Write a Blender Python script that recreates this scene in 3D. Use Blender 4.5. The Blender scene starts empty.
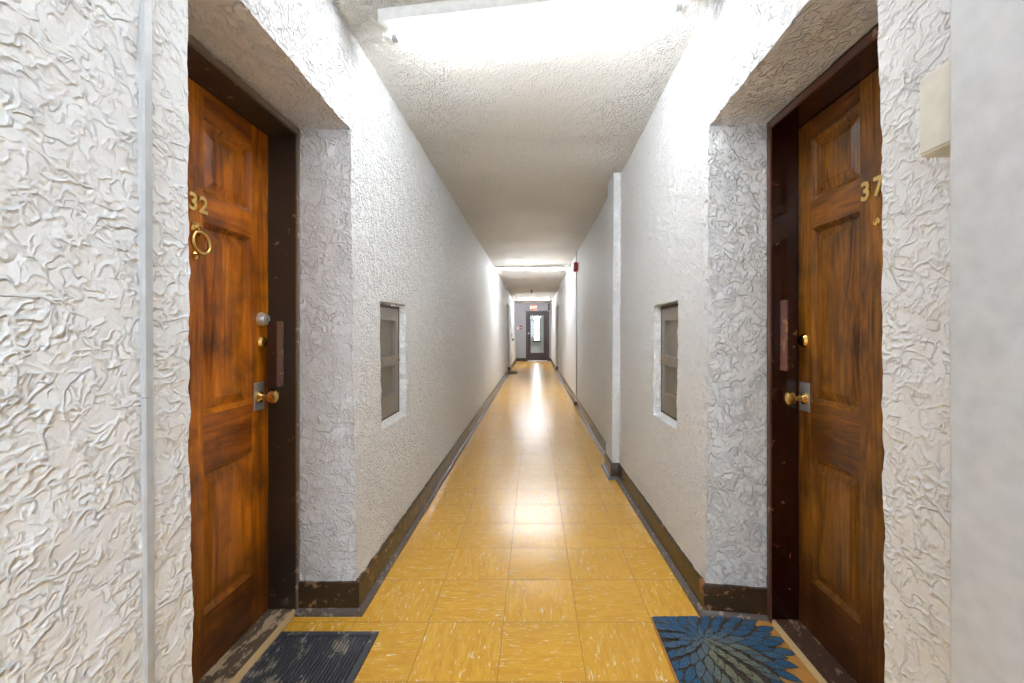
import bpy, bmesh, math, random
from mathutils import Vector, Matrix, noise
random.seed(7)
S = bpy.context.scene
C = S.collection
PI = math.pi

# ------------------------------------------------------------------ camera
F = 433.0
cam_d = bpy.data.cameras.new('camera')
cam = bpy.data.objects.new('camera', cam_d); C.objects.link(cam)
cam.location = (0, 0, 1.186); cam.rotation_euler = (PI/2, 0, 0)
cam_d.sensor_width = 36; cam_d.lens = F/1024*36
cam_d.shift_x = -22/1024; cam_d.shift_y = -8.5/1024
cam_d.clip_start = 0.02; cam_d.clip_end = 100
S.camera = cam

# ------------------------------------------------------------------ world, exposure
w = bpy.data.worlds.new('daylight'); S.world = w; w.use_nodes = True
bg = w.node_tree.nodes['Background']
bg.inputs['Color'].default_value = (0.80, 0.88, 1.0, 1); bg.inputs['Strength'].default_value = 5.5
S.view_settings.view_transform = 'Standard'
try: S.view_settings.look = 'None'
except Exception: pass
S.view_settings.gamma = 1.0; S.view_settings.use_curve_mapping = False
S.view_settings.exposure = 1.36
TUBE = 62.0            # emission of the fluorescent tubes

# ------------------------------------------------------------------ materials
def new_mat(name):
    m = bpy.data.materials.new(name); m.use_nodes = True
    return m, m.node_tree, m.node_tree.nodes['Principled BSDF']
def N(nt, t, **kw):
    n = nt.nodes.new(t)
    for k, v in kw.items():
        if k in n.inputs.keys() if isinstance(k, str) else False: n.inputs[k].default_value = v
        else: setattr(n, k, v)
    return n
def L(nt, a, b): nt.links.new(a, b)
def coords(nt, scale=(1,1,1), rot=(0,0,0)):
    tc = N(nt, 'ShaderNodeTexCoord'); mp = N(nt, 'ShaderNodeMapping')
    mp.inputs['Scale'].default_value = scale; mp.inputs['Rotation'].default_value = rot
    L(nt, tc.outputs['Object'], mp.inputs['Vector']); return mp.outputs['Vector']
def math_(nt, op, a, b=None, c=None, clamp=False):
    n = nt.nodes.new('ShaderNodeMath'); n.operation = op; n.use_clamp = clamp
    for i, v in enumerate((a, b, c)):
        if v is None: continue
        if isinstance(v, (int, float)): n.inputs[i].default_value = v
        else: L(nt, v, n.inputs[i])
    return n.outputs[0]
def noise_(nt, vec, scale, detail=3, rough=.5, dist=0, typ='FBM'):
    n = nt.nodes.new('ShaderNodeTexNoise'); n.noise_type = typ
    n.inputs['Scale'].default_value = scale; n.inputs['Detail'].default_value = detail
    n.inputs['Roughness'].default_value = rough; n.inputs['Distortion'].default_value = dist
    L(nt, vec, n.inputs['Vector']); return n.outputs['Fac']
def mix(nt, f, a, b):
    n = nt.nodes.new('ShaderNodeMix'); n.data_type = 'RGBA'
    for s, v in ((n.inputs[0], f), (n.inputs[6], a), (n.inputs[7], b)):
        if isinstance(v, (int, float)): s.default_value = v
        elif isinstance(v, tuple): s.default_value = v if len(v) == 4 else (*v, 1)
        else: L(nt, v, s)
    return n.outputs[2]
def ramp(nt, f, lo, hi):
    n = nt.nodes.new('ShaderNodeMapRange'); n.clamp = True
    n.inputs['From Min'].default_value = lo; n.inputs['From Max'].default_value = hi
    L(nt, f, n.inputs['Value']); return n.outputs['Result']
def bump(nt, bs, h, dist=.01, strength=1.0):
    b = nt.nodes.new('ShaderNodeBump'); b.inputs['Distance'].default_value = dist
    b.inputs['Strength'].default_value = strength
    L(nt, h, b.inputs['Height']); L(nt, b.outputs['Normal'], bs.inputs['Normal'])
def simple(name, col, rough=.5, metal=0, coat=0, bscale=0, bdist=.001, spec=None):
    m, nt, bs = new_mat(name)
    v = coords(nt)
    n = noise_(nt, v, 30, 3)
    c2 = tuple(x*.8 for x in col)
    L(nt, mix(nt, n, c2, tuple(min(1, x*1.15) for x in col)), bs.inputs['Base Color'])
    bs.inputs['Roughness'].default_value = rough; bs.inputs['Metallic'].default_value = metal
    bs.inputs['Coat Weight'].default_value = coat
    if spec is not None: bs.inputs['Specular IOR Level'].default_value = spec
    if bscale: bump(nt, bs, noise_(nt, v, bscale, 3), bdist)
    return m

def stucco_mat(name, col, ceiling=False):
    m, nt, bs = new_mat(name)
    tc = N(nt, 'ShaderNodeTexCoord'); P = tc.outputs['Object']
    sp = N(nt, 'ShaderNodeSeparateXYZ'); L(nt, P, sp.inputs[0])
    # warp the coordinates a little so that ridges wander like trowel marks
    wn = nt.nodes.new('ShaderNodeTexNoise'); wn.inputs['Scale'].default_value = 14; wn.inputs['Detail'].default_value = 2
    L(nt, P, wn.inputs['Vector'])
    vm = nt.nodes.new('ShaderNodeVectorMath'); vm.operation = 'MULTIPLY_ADD'
    L(nt, wn.outputs['Color'], vm.inputs[0]); vm.inputs[1].default_value = (.03,.03,.03); L(nt, P, vm.inputs[2])
    def mapped(scale, rot):
        mp = N(nt, 'ShaderNodeMapping'); mp.inputs['Scale'].default_value = scale; mp.inputs['Rotation'].default_value = rot
        L(nt, vm.outputs[0], mp.inputs['Vector']); return mp.outputs['Vector']
    def fleck(vec, scale, wdt, mscale, lo, hi):
        """short raised crests: a thin level line of one noise, broken up by another"""
        d = math_(nt, 'ABSOLUTE', math_(nt, 'SUBTRACT', noise_(nt, vec, scale, 1.5, .5), .5))
        crest = math_(nt, 'SUBTRACT', 1.0, ramp(nt, d, 0.0, wdt))
        return math_(nt, 'MULTIPLY', crest, ramp(nt, noise_(nt, vec, mscale, 2, .5), lo, hi))
    va = mapped((1, .8, 1.15), (.75, .0, .75)) if not ceiling else mapped((1.3, .8, 1), (0, 0, .5))
    vb = mapped((1.1, 1, .9), (.2, .5, 1.9))
    f1 = fleck(va, 25, .065, 18, .42, .54); f2 = fleck(vb, 44, .085, 26, .42, .55); f3 = fleck(vb, 13, .028, 14, .48, .58)
    soft = noise_(nt, va, 10, 3, .5); grit = noise_(nt, vb, 75, 2, .5)
    def total(*t):
        r = None
        for v, k in t:
            q = math_(nt, 'MULTIPLY', v, k); r = q if r is None else math_(nt, 'ADD', r, q)
        return r
    coarse = total((f1, .52), (f2, .36), (f3, .5), (soft, .8), (grit, .32))
    small = total((fleck(va, 50, .10, 30, .42, .52), .50), (noise_(nt, vb, 48, 2, .6), .9), (soft, .6), (f2, .25))
    if ceiling:
        edge = ramp(nt, math_(nt, 'ADD', math_(nt, 'ABSOLUTE', sp.outputs['X']), math_(nt, 'MULTIPLY', noise_(nt, P, 3, 2), .8)), .72, 1.05)
        h = math_(nt, 'ADD', math_(nt, 'MULTIPLY', coarse, math_(nt, 'MULTIPLY_ADD', edge, .9, .22)), math_(nt, 'MULTIPLY', grit, .2))
    else:
        # the long corridor faces carry a finer stipple than the door recesses
        yb = ramp(nt, sp.outputs['Y'], 1.86, 1.9)
        mm = nt.nodes.new('ShaderNodeMix'); mm.data_type = 'FLOAT'
        L(nt, yb, mm.inputs[0]); L(nt, math_(nt, 'MULTIPLY', coarse, math_(nt, 'MULTIPLY_ADD', ramp(nt, sp.outputs['Y'], 1.0, 1.75), .62, .66)), mm.inputs[2]); L(nt, small, mm.inputs[3]); h = mm.outputs[0]
    bump(nt, bs, h, .0120 if not ceiling else .0130, 1.0)
    spots = ramp(nt, noise_(nt, P, 4, 4, .6), .60, .8)
    L(nt, mix(nt, math_(nt, 'MULTIPLY', spots, .25), col, tuple(c*.82 for c in col)), bs.inputs['Base Color'])
    bs.inputs['Roughness'].default_value = .62; bs.inputs['Specular IOR Level'].default_value = .35
    return m

def wood_mat(name, dark, light, axis='Z', rough=.30, coat=.15, aged=(.03,.012,.006), agef=.7, figure=1.0):
    m, nt, bs = new_mat(name)
    sc = (22, 22, 1.6) if axis == 'Z' else (22, 1.6, 22)
    v = coords(nt, sc)
    n1 = noise_(nt, v, 1.0, 5, .62, 1.2*figure)
    sc2 = (4, 4, 1.1) if axis == 'Z' else (4, 1.1, 4)
    n2 = noise_(nt, coords(nt, sc2), 1.3, 3, .5, .6)
    g = math_(nt, 'ADD', math_(nt, 'MULTIPLY', n1, .65), math_(nt, 'MULTIPLY', n2, .45))
    base = mix(nt, ramp(nt, g, .40, .70), dark, light)
    # aged varnish patches
    p = ramp(nt, noise_(nt, coords(nt), 5, 5, .65), .46, .68)
    base = mix(nt, math_(nt, 'MULTIPLY', p, agef), base, aged)
    # darker toward the bottom rail
    tc = N(nt, 'ShaderNodeTexCoord'); sp = N(nt, 'ShaderNodeSeparateXYZ'); L(nt, tc.outputs['Object'], sp.inputs[0])
    low = ramp(nt, math_(nt, 'ADD', sp.outputs['Z'], math_(nt, 'MULTIPLY', n2, .5)), 1.15, .3)
    base = mix(nt, math_(nt, 'MULTIPLY', low, .62), base, aged)
    # small pale scratches
    s = ramp(nt, noise_(nt, coords(nt, (60, 60, 25), (.5,.3,.2)), 1.6, 3, .6), .68, .73)
    base = mix(nt, math_(nt, 'MULTIPLY', s, .5), base, (.35,.2,.1))
    L(nt, base, bs.inputs['Base Color'])
    bs.inputs['Roughness'].default_value = rough; bs.inputs['Coat Weight'].default_value = coat
    bs.inputs['Specular IOR Level'].default_value = .3
    bs.inputs['Coat Roughness'].default_value = .15
    bump(nt, bs, n1, .0012, .7)
    return m

def paint_mat(name, col, chip, amt=.66, rough=.3, scale=22, coat=.2, st=(1,1,1)):
    m, nt, bs = new_mat(name)
    v = coords(nt, st)
    n = noise_(nt, v, scale, 5, .7, .4)
    n2 = noise_(nt, v, 3, 3)
    f = ramp(nt, math_(nt, 'ADD', n, math_(nt, 'MULTIPLY', n2, .25)), amt+.125, amt+.165)
    base = mix(nt, noise_(nt, v, 6, 3), tuple(c*.8 for c in col), tuple(c*1.2 for c in col))
    L(nt, mix(nt, f, base, chip), bs.inputs['Base Color'])
    bs.inputs['Roughness'].default_value = rough; bs.inputs['Coat Weight'].default_value = coat
    bump(nt, bs, math_(nt, 'SUBTRACT', noise_(nt, v, 45, 3), f), .0015, .6)
    return m

def tile_mat():
    m, nt, bs = new_mat('vinyl_tile')
    T = .3048
    tc = N(nt, 'ShaderNodeTexCoord'); P = tc.outputs['Object']
    sp = N(nt, 'ShaderNodeSeparateXYZ'); L(nt, P, sp.inputs[0])
    u = math_(nt, 'DIVIDE', math_(nt, 'ADD', sp.outputs['X'], .126+T*20), T)
    v = math_(nt, 'DIVIDE', math_(nt, 'ADD', sp.outputs['Y'], -1.472+T*40), T)
    iu = math_(nt, 'FLOOR', u); iv = math_(nt, 'FLOOR', v)
    fu = math_(nt, 'FRACT', u); fv = math_(nt, 'FRACT', v)
    par = math_(nt, 'MODULO', math_(nt, 'ADD', iu, iv), 2.0)
    wn = nt.nodes.new('ShaderNodeTexWhiteNoise'); wn.noise_dimensions = '3D'
    cm = nt.nodes.new('ShaderNodeCombineXYZ'); L(nt, iu, cm.inputs[0]); L(nt, iv, cm.inputs[1]); L(nt, cm.outputs[0], wn.inputs['Vector'])
    rnd = wn.outputs['Value']
    # streaks run one way on even tiles and the other way on odd ones
    def pick(a, b):
        n = nt.nodes.new('ShaderNodeMix'); n.data_type = 'FLOAT'; L(nt, par, n.inputs[0]); L(nt, a, n.inputs[2]); L(nt, b, n.inputs[3]); return n.outputs[0]
    a = pick(u, v); b = pick(v, u)
    cv = nt.nodes.new('ShaderNodeCombineXYZ')
    L(nt, math_(nt, 'MULTIPLY', a, 3.2), cv.inputs[0]); L(nt, math_(nt, 'MULTIPLY', b, 15.0), cv.inputs[1]); L(nt, math_(nt, 'MULTIPLY', rnd, 37.0), cv.inputs[2])
    st = noise_(nt, cv.outputs[0], 1.0, 4, .6, .9)
    st2 = noise_(nt, cv.outputs[0], 2.3, 4, .6, .7)
    base = mix(nt, ramp(nt, st, .3, .7), (.68,.33,.026), (.84,.48,.065))
    base = mix(nt, math_(nt, 'MULTIPLY', rnd, .35), base, (.66,.35,.035))
    base = mix(nt, ramp(nt, st2, .60, .68), base, (.92,.78,.48))
    base = mix(nt, math_(nt, 'MULTIPLY', ramp(nt, st2, .33, .25), .45), base, (.42,.22,.04))
    d = math_(nt, 'MINIMUM', math_(nt, 'MINIMUM', fu, math_(nt, 'SUBTRACT', 1.0, fu)), math_(nt, 'MINIMUM', fv, math_(nt, 'SUBTRACT', 1.0, fv)))
    seam = math_(nt, 'SUBTRACT', 1.0, ramp(nt, d, .0035, .0075))
    base = mix(nt, math_(nt, 'MULTIPLY', seam, .55), base, (.22,.13,.04))
    L(nt, base, bs.inputs['Base Color'])
    big = noise_(nt, P, 2.0, 3)
    fine = noise_(nt, P, 60, 3, .6)
    L(nt, math_(nt, 'MULTIPLY_ADD', big, .10, .20), bs.inputs['Roughness'])
    bs.inputs['Specular IOR Level'].default_value = .5
    bs.inputs['Coat Weight'].default_value = .12; bs.inputs['Coat Roughness'].default_value = .2
    # slight pillow of every tile plus wax ripple
    rows = math_(nt, 'MULTIPLY', math_(nt, 'MULTIPLY', fv, math_(nt, 'SUBTRACT', rnd, .5)), .0022)
    pil = math_(nt, 'MULTIPLY', math_(nt, 'SINE', math_(nt, 'MULTIPLY', fv, PI)), .0012)
    h = math_(nt, 'ADD', math_(nt, 'ADD', rows, pil), math_(nt, 'ADD', math_(nt, 'MULTIPLY', big, .0035), math_(nt, 'MULTIPLY', noise_(nt, P, 25, 2), .0003)))
    h = math_(nt, 'SUBTRACT', h, math_(nt, 'MULTIPLY', seam, .0004))
    bump(nt, bs, h, 1.0, 1.0)
    return m

M = {}
M['stucco'] = stucco_mat('white_stucco', (.88,.885,.895))
M['ceil'] = stucco_mat('ceiling_plaster', (.88,.87,.84), True)
M['smooth'] = simple('smooth_wall_paint', (.60,.60,.61), .5)
M['tile'] = tile_mat()
M['grey'] = simple('grey_wall_paint', (.42,.42,.46), .6)
M['base_l'] = paint_mat('brown_baseboard_paint', (.052,.031,.013), (.33,.19,.09), .58, .28)
M['base_r'] = paint_mat('dark_red_baseboard_paint', (.050,.027,.012), (.30,.14,.07), .60, .25)
M['shoe'] = paint_mat('worn_shoe_moulding', (.12,.095,.085), (.33,.28,.22), .58, .4, 30)
M['frame_l'] = paint_mat('dark_brown_frame_paint', (.042,.029,.020), (.34,.2,.12), .65, .35)
M['frame_r'] = paint_mat('oxblood_frame_paint', (.024,.004,.003), (.30,.11,.05), .65, .18, 22, .5)
M['edge_l'] = paint_mat('worn_casing_edge', (.20,.145,.10), (.45,.36,.26), .60, .4)
M['edge_r'] = paint_mat('worn_red_casing_edge', (.12,.05,.035), (.36,.22,.15), .64, .35)
M['wood_l'] = wood_mat('orange_door_wood', (.15,.026,.002), (.78,.235,.006), 'Z')
M['wood_lh'] = wood_mat('orange_door_wood_rail', (.13,.022,.002), (.62,.170,.005), 'Y')
M['wood_r'] = wood_mat('brown_door_wood', (.045,.010,.002), (.44,.165,.014), 'Z', aged=(.022,.009,.005), agef=.6, figure=2.5)
M['wood_rh'] = wood_mat('brown_door_wood_rail', (.036,.009,.002), (.34,.115,.010), 'Y', aged=(.022,.009,.005), agef=.6, figure=2.5)
M['sill_l'] = paint_mat('worn_sill_left', (.13,.085,.055), (.55,.42,.27), .50, .55, 26, 0, (1,.35,1))
M['sill_r'] = paint_mat('worn_sill_right', (.075,.04,.026), (.40,.25,.15), .56, .45, 34, 0, (1,.5,1))
M['sill_edge'] = paint_mat('bare_sill_edge', (.60,.42,.20), (.25,.15,.08), .62, .5, 20, 0)
M['brass'] = simple('aged_brass', (.78,.50,.16), .25, 1)
M['gold'] = simple('gold_numeral', (.86,.62,.22), .32, .9)
M['steel'] = simple('brushed_steel', (.85,.86,.87), .38, .85)
M['plate'] = simple('steel_plate', (.55,.57,.60), .4, .7)
M['black'] = simple('black_metal', (.012,.012,.013), .4)
M['rubber'] = paint_mat('black_rubber_mat', (.060,.063,.075), (.34,.30,.24), .545, .6, 20, 0, (1,.7,1))
M['rubber_low'] = paint_mat('rubber_groove', (.010,.010,.012), (.16,.14,.11), .56, .7, 13, 0)
M['coir'] = simple('orange_coir', (.62,.29,.06), .95, 0, 0, 350, .003)
M['petal'] = None
M['white'] = simple('white_enamel', (.82,.82,.80), .35)
M['cream'] = simple('cream_plastic', (.72,.68,.58), .5)
M['taupe'] = paint_mat('taupe_shutter_paint', (.235,.20,.165), (.35,.2,.1), .76, .45)
M['taupe_dark'] = simple('dark_reveal', (.09,.065,.045), .6)
M['red'] = simple('red_plastic', (.42,.015,.02), .4)
M['purple_brown'] = simple('far_door_paint', (.050,.032,.032), .5)
M['farbrown'] = simple('brown_coir', (.16,.11,.05), .95)
M['conduit'] = simple('painted_conduit', (.52,.53,.55), .4)

def petal_mat():
    m, nt, bs = new_mat('blue_grey_coir_print')
    tc = N(nt, 'ShaderNodeTexCoord'); sp = N(nt, 'ShaderNodeSeparateXYZ'); L(nt, tc.outputs['Object'], sp.inputs[0])
    at = nt.nodes.new('ShaderNodeAttribute'); at.attribute_name = 'tone'
    n = noise_(nt, tc.outputs['Object'], 160, 3, .7)
    c = mix(nt, at.outputs['Fac'], (.24,.25,.15), (.022,.125,.27))
    c = mix(nt, ramp(nt, n, .42, .62), mix(nt, .5, c, (.03,.035,.04)), c)
    c = mix(nt, math_(nt, 'MULTIPLY', ramp(nt, n, .66, .74), .6), c, (.5,.42,.28))
    L(nt, c, bs.inputs['Base Color']); bs.inputs['Roughness'].default_value = .95
    bump(nt, bs, noise_(nt, tc.outputs['Object'], 350, 3), .003)
    return m
M['petal'] = petal_mat()
def matback():
    m, nt, bs = new_mat('dark_print_outline')
    n = noise_(nt, coords(nt), 200, 3, .7)
    L(nt, mix(nt, ramp(nt, n, .45, .7), (.018,.022,.026), (.20,.13,.07)), bs.inputs['Base Color']); bs.inputs['Roughness'].default_value = .95
    return m
M['outline'] = matback()
def emis(name, col, s):
    m, nt, bs = new_mat(name)
    bs.inputs['Base Color'].default_value = (*col, 1); bs.inputs['Emission Color'].default_value = (*col, 1)
    bs.inputs['Emission Strength'].default_value = s; return m
M['tube'] = emis('lit_fluorescent_tube', (.93, .97, 1.0), TUBE)
M['tube_soft'] = emis('dimmed_lit_fluorescent_tube', (.92, .97, 1.0), TUBE*.40)  # nearest tube set weaker to keep the ceiling beside it from burning out
M['tube_fill'] = emis('added_rear_fill_tube', (.92, .97, 1.0), TUBE*.52)
M['exit'] = emis('exit_face', (1.0, .10, .06), .5)
M['exit_txt'] = emis('exit_letters', (1.0, .70, .6), .6)
def glass():
    m, nt, bs = new_mat('clear_glass')
    for n in list(nt.nodes):
        if n.type == 'BSDF_PRINCIPLED': nt.nodes.remove(n)
    out = [n for n in nt.nodes if n.type == 'OUTPUT_MATERIAL'][0]
    g = nt.nodes.new('ShaderNodeBsdfGlossy'); g.inputs['Roughness'].default_value = .02
    t = nt.nodes.new('ShaderNodeBsdfTransparent'); t.inputs['Color'].default_value = (.93,.96,.97,1)
    f = nt.nodes.new('ShaderNodeFresnel'); f.inputs['IOR'].default_value = 1.45
    mx = nt.nodes.new('ShaderNodeMixShader')
    L(nt, f.outputs[0], mx.inputs[0]); L(nt, t.outputs[0], mx.inputs[1]); L(nt, g.outputs[0], mx.inputs[2]); L(nt, mx.outputs[0], out.inputs['Surface'])
    return m
M['glass'] = glass()

# ------------------------------------------------------------------ helpers
def wloc(o):
    v = Vector((0,0,0))
    while o: v += o.location; o = o.parent
    return v
def thing(name, loc, label=None, cat=None, group=None, structure=False):
    o = bpy.data.objects.new(name, None); C.objects.link(o); o.location = loc
    o.empty_display_size = .05
    if structure: o['kind'] = 'structure'
    if label: o['label'] = label
    if cat: o['category'] = cat
    if group: o['group'] = group
    return o
def obj(name, bm, mats, parent=None, smooth=False, label=None, recalc=True, bevel=0, origin=None):
    if recalc: bmesh.ops.recalc_face_normals(bm, faces=bm.faces)
    me = bpy.data.meshes.new(name); bm.to_mesh(me); bm.free()
    if not isinstance(mats, (list, tuple)): mats = [mats]
    for m in mats: me.materials.append(m)
    o = bpy.data.objects.new(name, me); C.objects.link(o)
    if origin is not None: o.location = origin
    if parent: o.parent = parent
    off = wloc(o)
    me.transform(Matrix.Translation(-off))
    if smooth:
        for p in me.polygons: p.use_smooth = True
    if smooth == 'auto':
        me.set_sharp_from_angle(angle=math.radians(35))
    if bevel:
        b = o.modifiers.new('bevel', 'BEVEL'); b.width = bevel; b.segments = 2; b.limit_method = 'ANGLE'
    if label: o['label'] = label
    return o
def struct(o): o['kind'] = 'structure'; return o
def tag(o, label, cat, group=None):
    o['label'] = label; o['category'] = cat
    if group: o['group'] = group
    return o
def box(bm, x0, x1, y0, y1, z0, z1, mi=0):
    vs = [bm.verts.new((x, y, z)) for x in (x0, x1) for y in (y0, y1) for z in (z0, z1)]
    for f in ((0,1,3,2),(4,6,7,5),(0,4,5,1),(2,3,7,6),(0,2,6,4),(1,5,7,3)):
        fc = bm.faces.new([vs[i] for i in f]); fc.material_index = mi
    return vs
def lathe(bm, prof, base, axis, seg=28, mi=0):
    """profile of (radius, height) turned about `axis` through `base`"""
    a = Vector(axis).normalized(); u = a.orthogonal().normalized(); v = a.cross(u); base = Vector(base)
    rings = []
    for r, h in prof:
        if r < 1e-6: rings.append([bm.verts.new(base + a*h)])
        else: rings.append([bm.verts.new(base + a*h + (u*math.cos(t)+v*math.sin(t))*r) for t in [2*PI*k/seg for k in range(seg)]])
    for A, B in zip(rings, rings[1:]):
        for k in range(seg):
            k2 = (k+1) % seg
            if len(A) == 1 and len(B) == 1: continue
            if len(A) == 1: f = bm.faces.new((A[0], B[k], B[k2]))
            elif len(B) == 1: f = bm.faces.new((A[k], A[k2], B[0]))
            else: f = bm.faces.new((A[k], A[k2], B[k2], B[k]))
            f.material_index = mi
    if len(rings[0]) > 1: bm.faces.new(rings[0]).material_index = mi
    if len(rings[-1]) > 1: bm.faces.new(rings[-1]).material_index = mi
def torus(bm, c, axis, R, r, seg=40, s2=12, mi=0, squash=1):
    a = Vector(axis).normalized(); u = a.orthogonal().normalized(); v = a.cross(u); c = Vector(c)
    g = []
    for i in range(seg):
        t = 2*PI*i/seg; d = u*math.cos(t)+v*math.sin(t)
        g.append([bm.verts.new(c + d*(R + r*math.cos(q)) + a*(r*math.sin(q)*squash)) for q in [2*PI*k/s2 for k in range(s2)]])
    for i in range(seg):
        for k in range(s2):
            bm.faces.new((g[i][k], g[(i+1)%seg][k], g[(i+1)%seg][(k+1)%s2], g[i][(k+1)%s2])).material_index = mi
def tube(bm, pts, r, seg=10):
    rings = []
    for i, p in enumerate(pts):
        p = Vector(p); d = (Vector(pts[min(i+1, len(pts)-1)]) - Vector(pts[max(i-1, 0)])).normalized()
        u = d.orthogonal().normalized(); v = d.cross(u)
        rings.append([bm.verts.new(p + (u*math.cos(t)+v*math.sin(t))*r) for t in [2*PI*k/seg for k in range(seg)]])
    for A, B in zip(rings, rings[1:]):
        for k in range(seg): bm.faces.new((A[k], A[(k+1)%seg], B[(k+1)%seg], B[k]))
    bm.faces.new(rings[0]); bm.faces.new(rings[-1])

# ------------------------------------------------------------------ walls
Y0, Y1 = -2.4, 18.3
ZT = 2.66
def ceil_z(x, y=8.0):
    """the ceiling climbs to the right near the door recesses and levels out further on"""
    k = .060 if y < 1.9 else (.060*(3.3-y)/1.4 if y < 3.3 else min(.016, (y-3.3)*.005))
    return 2.488 + (x+.785)*k - .045*min(1, max(0, (y-9)/6))
def disp(p):
    """hand-trowelled unevenness of the plaster, continuous over every arris"""
    fade = 1.0 if p.y < 2.7 else max(.0, 1-(p.y-2.7)/1.5)
    v = noise.noise_vector(p*13.0)*.0042 + noise.noise_vector(p*38.0)*.0024 + noise.noise_vector(p*70.0)*.0012
    v += noise.noise_vector(p*1.7)*.006*(1 if p.y < 6 else .6)
    if p.y > 2.7: v = noise.noise_vector(p*1.7)*.005*(.4+.6*fade) + (noise.noise_vector(p*13.0)*.0042)*fade
    return v
def spaced(a, b, step):
    n = max(1, round(abs(b-a)/step)); return [a+(b-a)*i/n for i in range(n+1)]
class Plaster:
    def __init__(s, side, lean):
        s.bm = bmesh.new(); s.side = side; s.lean = lean; s.cache = {}
    def v(s, off, y, z):
        k = (round(off, 4), round(y, 4), round(z, 4))
        if k not in s.cache:
            f = min(1, max(0, (1.0-off)/.25))
            g = min(1, max(0, (y-1.0)/.7)); k_ = .35+.65*g if s.side < 0 else -1+2*g
            o2 = off + s.lean*k_*(z/2.07)*f
            if s.side > 0 and .66 < off < .80 and y <= 3.5301: o2 -= .034*min(1, max(0, (y-1.83)/1.7))
            p = Vector((s.side*o2, y, z)); s.cache[k] = s.bm.verts.new(p + disp(p))
        return s.cache[k]
    def sheet(s, rows, skip=None):
        for r0, r1 in zip(rows, rows[1:]):
            for a, b, c, d in zip(r0, r0[1:], r1[1:], r1):
                if skip and skip(a, c): continue
                q = [s.v(*a), s.v(*b), s.v(*c), s.v(*d)]
                if len(set(q)) < 4: continue
                try: s.bm.faces.new(q)
                except ValueError: pass
def build_wall(side, lean, off, recess, niche, far, extra=None, name='wall_left'):
    """recess=(ya, yb, splay_y, depth_off, ztop_front, ztop_back)"""
    P = Plaster(side, lean)
    zn0, zn1, yn0, yn1, nd = niche
    ra, rb, rb2, rd, zt = recess
    fa, fb, fd, fz = far
    zs = sorted(set([round(z, 4) for z in spaced(0, zn0, .011)+spaced(zn0, zn1, .011)+spaced(zn1, fz, .011)+spaced(fz, zt, .011)+spaced(zt, ZT, .011)]))
    def yl(a, b):
        st = .35 if b <= .5 else (.010 if b <= 3.0 else (.02 if b < 4 else .12))
        return [round(t, 4) for t in spaced(a, b, st)]
    # corridor-face breakpoints
    segs = []          # (off0,y0,off1,y1)
    pts = [(off, Y0), (off, .5), (off, ra)]
    # A: near stretch
    ys = yl(Y0, .5)+yl(.5, ra)[1:]
    P.sheet([[(off, y, z) for y in ys] for z in zs])
    # recess: lower wall returns
    low = [z for z in zs if z <= zt+1e-6]; up = [z for z in zs if z >= zt-1e-6]
    offs = [round(t, 4) for t in spaced(off, rd, .012)]
    P.sheet([[(o, ra, z) for o in offs] for z in low])
    yr = yl(ra, rb)
    # back of the recess (behind the door)
    P.sheet([[(rd, y, z) for y in (ra, rb2)] for z in (low[0], low[-1])])
    P.sheet([[(o, rb+(rb2-rb)*(o-off)/(rd-off), z) for o in offs] for z in low])
    # head above the recess + soffit
    P.sheet([[(off, y, z) for y in yr] for z in up])
    rows = []
    for o in offs:
        yend = rb+(rb2-rb)*(o-off)/(rd-off)
        rows.append([(o, ra+(yend-ra)*(i/(len(yr)-1)), zt) if i not in (0,) else (o, ra, zt) for i in range(len(yr))])
    # keep the exact end coordinates so that edges weld
    for r in rows: r[-1] = (r[-1][0], r[-1][1], zt)
    rows[0] = [(off, y, zt) for y in yr]
    P.sheet(rows)
    # B: stretch with the niche
    bend = extra[0] if extra else fa
    brk = [rb, yn0, yn1, 3.0] + ([extra[0]] if extra else [4.0, fa])
    ys = [round(rb, 4)]
    for a, b in zip(brk, brk[1:]): ys += yl(a, b)[1:]
    def inn(a, c):
        ym = (a[1]+c[1])/2; zm = (a[2]+c[2])/2
        return yn0 < ym < yn1 and zn0 < zm < zn1
    P.sheet([[(off, y, z) for y in ys] for z in zs], inn)
    ny = [y for y in ys if yn0-1e-6 <= y <= yn1+1e-6]; nz = [z for z in zs if zn0-1e-6 <= z <= zn1+1e-6]
    no = [round(t, 4) for t in spaced(off, off+nd, .012)]
    iy0, iy1, iz0, iz1 = yn0+.004, yn1-SPL, zn0+.028, zn1-.008
    def tap(o, y, z):
        t = (o-off)/nd; ty = (y-yn0)/(yn1-yn0); tz = (z-zn0)/(zn1-zn0)
        return (o, y+t*(iy0+ty*(iy1-iy0)-y), z+t*(iz0+tz*(iz1-iz0)-z))
    for yy in (yn0, yn1): P.sheet([[tap(o, yy, z) for o in no] for z in nz])
    for zz in (zn0, zn1): P.sheet([[tap(o, y, zz) for y in ny] for o in no])
    P.sheet([[(off+nd+.03, y, z) for y in (iy0, iy1)] for z in (iz0, iz1)])
    o2 = off
    if extra:
        pa, pb, po, o2 = extra
        P.sheet([[(o, pa, z) for o in (off, (off+po)/2, po)] for z in zs])
        P.sheet([[(po, y, z) for y in yl(pa, pb)] for z in zs])
        P.sheet([[(o, pb, z) for o in (po, o2)] for z in zs])
        ys = yl(pb, fa)
        P.sheet([[(o2, y, z) for y in ys] for z in zs])
    # far doorway recess
    low = [z for z in zs if z <= fz+1e-6][::6]; up = [z for z in zs if z >= fz-1e-6]
    if low[-1] != round(fz,4): low.append(round(fz, 4))
    P.sheet([[(o, fa, z) for o in (o2, fd)] for z in low])
    P.sheet([[(fd, y, z) for y in (fa, fb)] for z in low])
    P.sheet([[(o, fb, z) for o in (fd, o2)] for z in low])
    P.sheet([[(o2, y, z) for y in (fa, fb)] for z in up])
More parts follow.
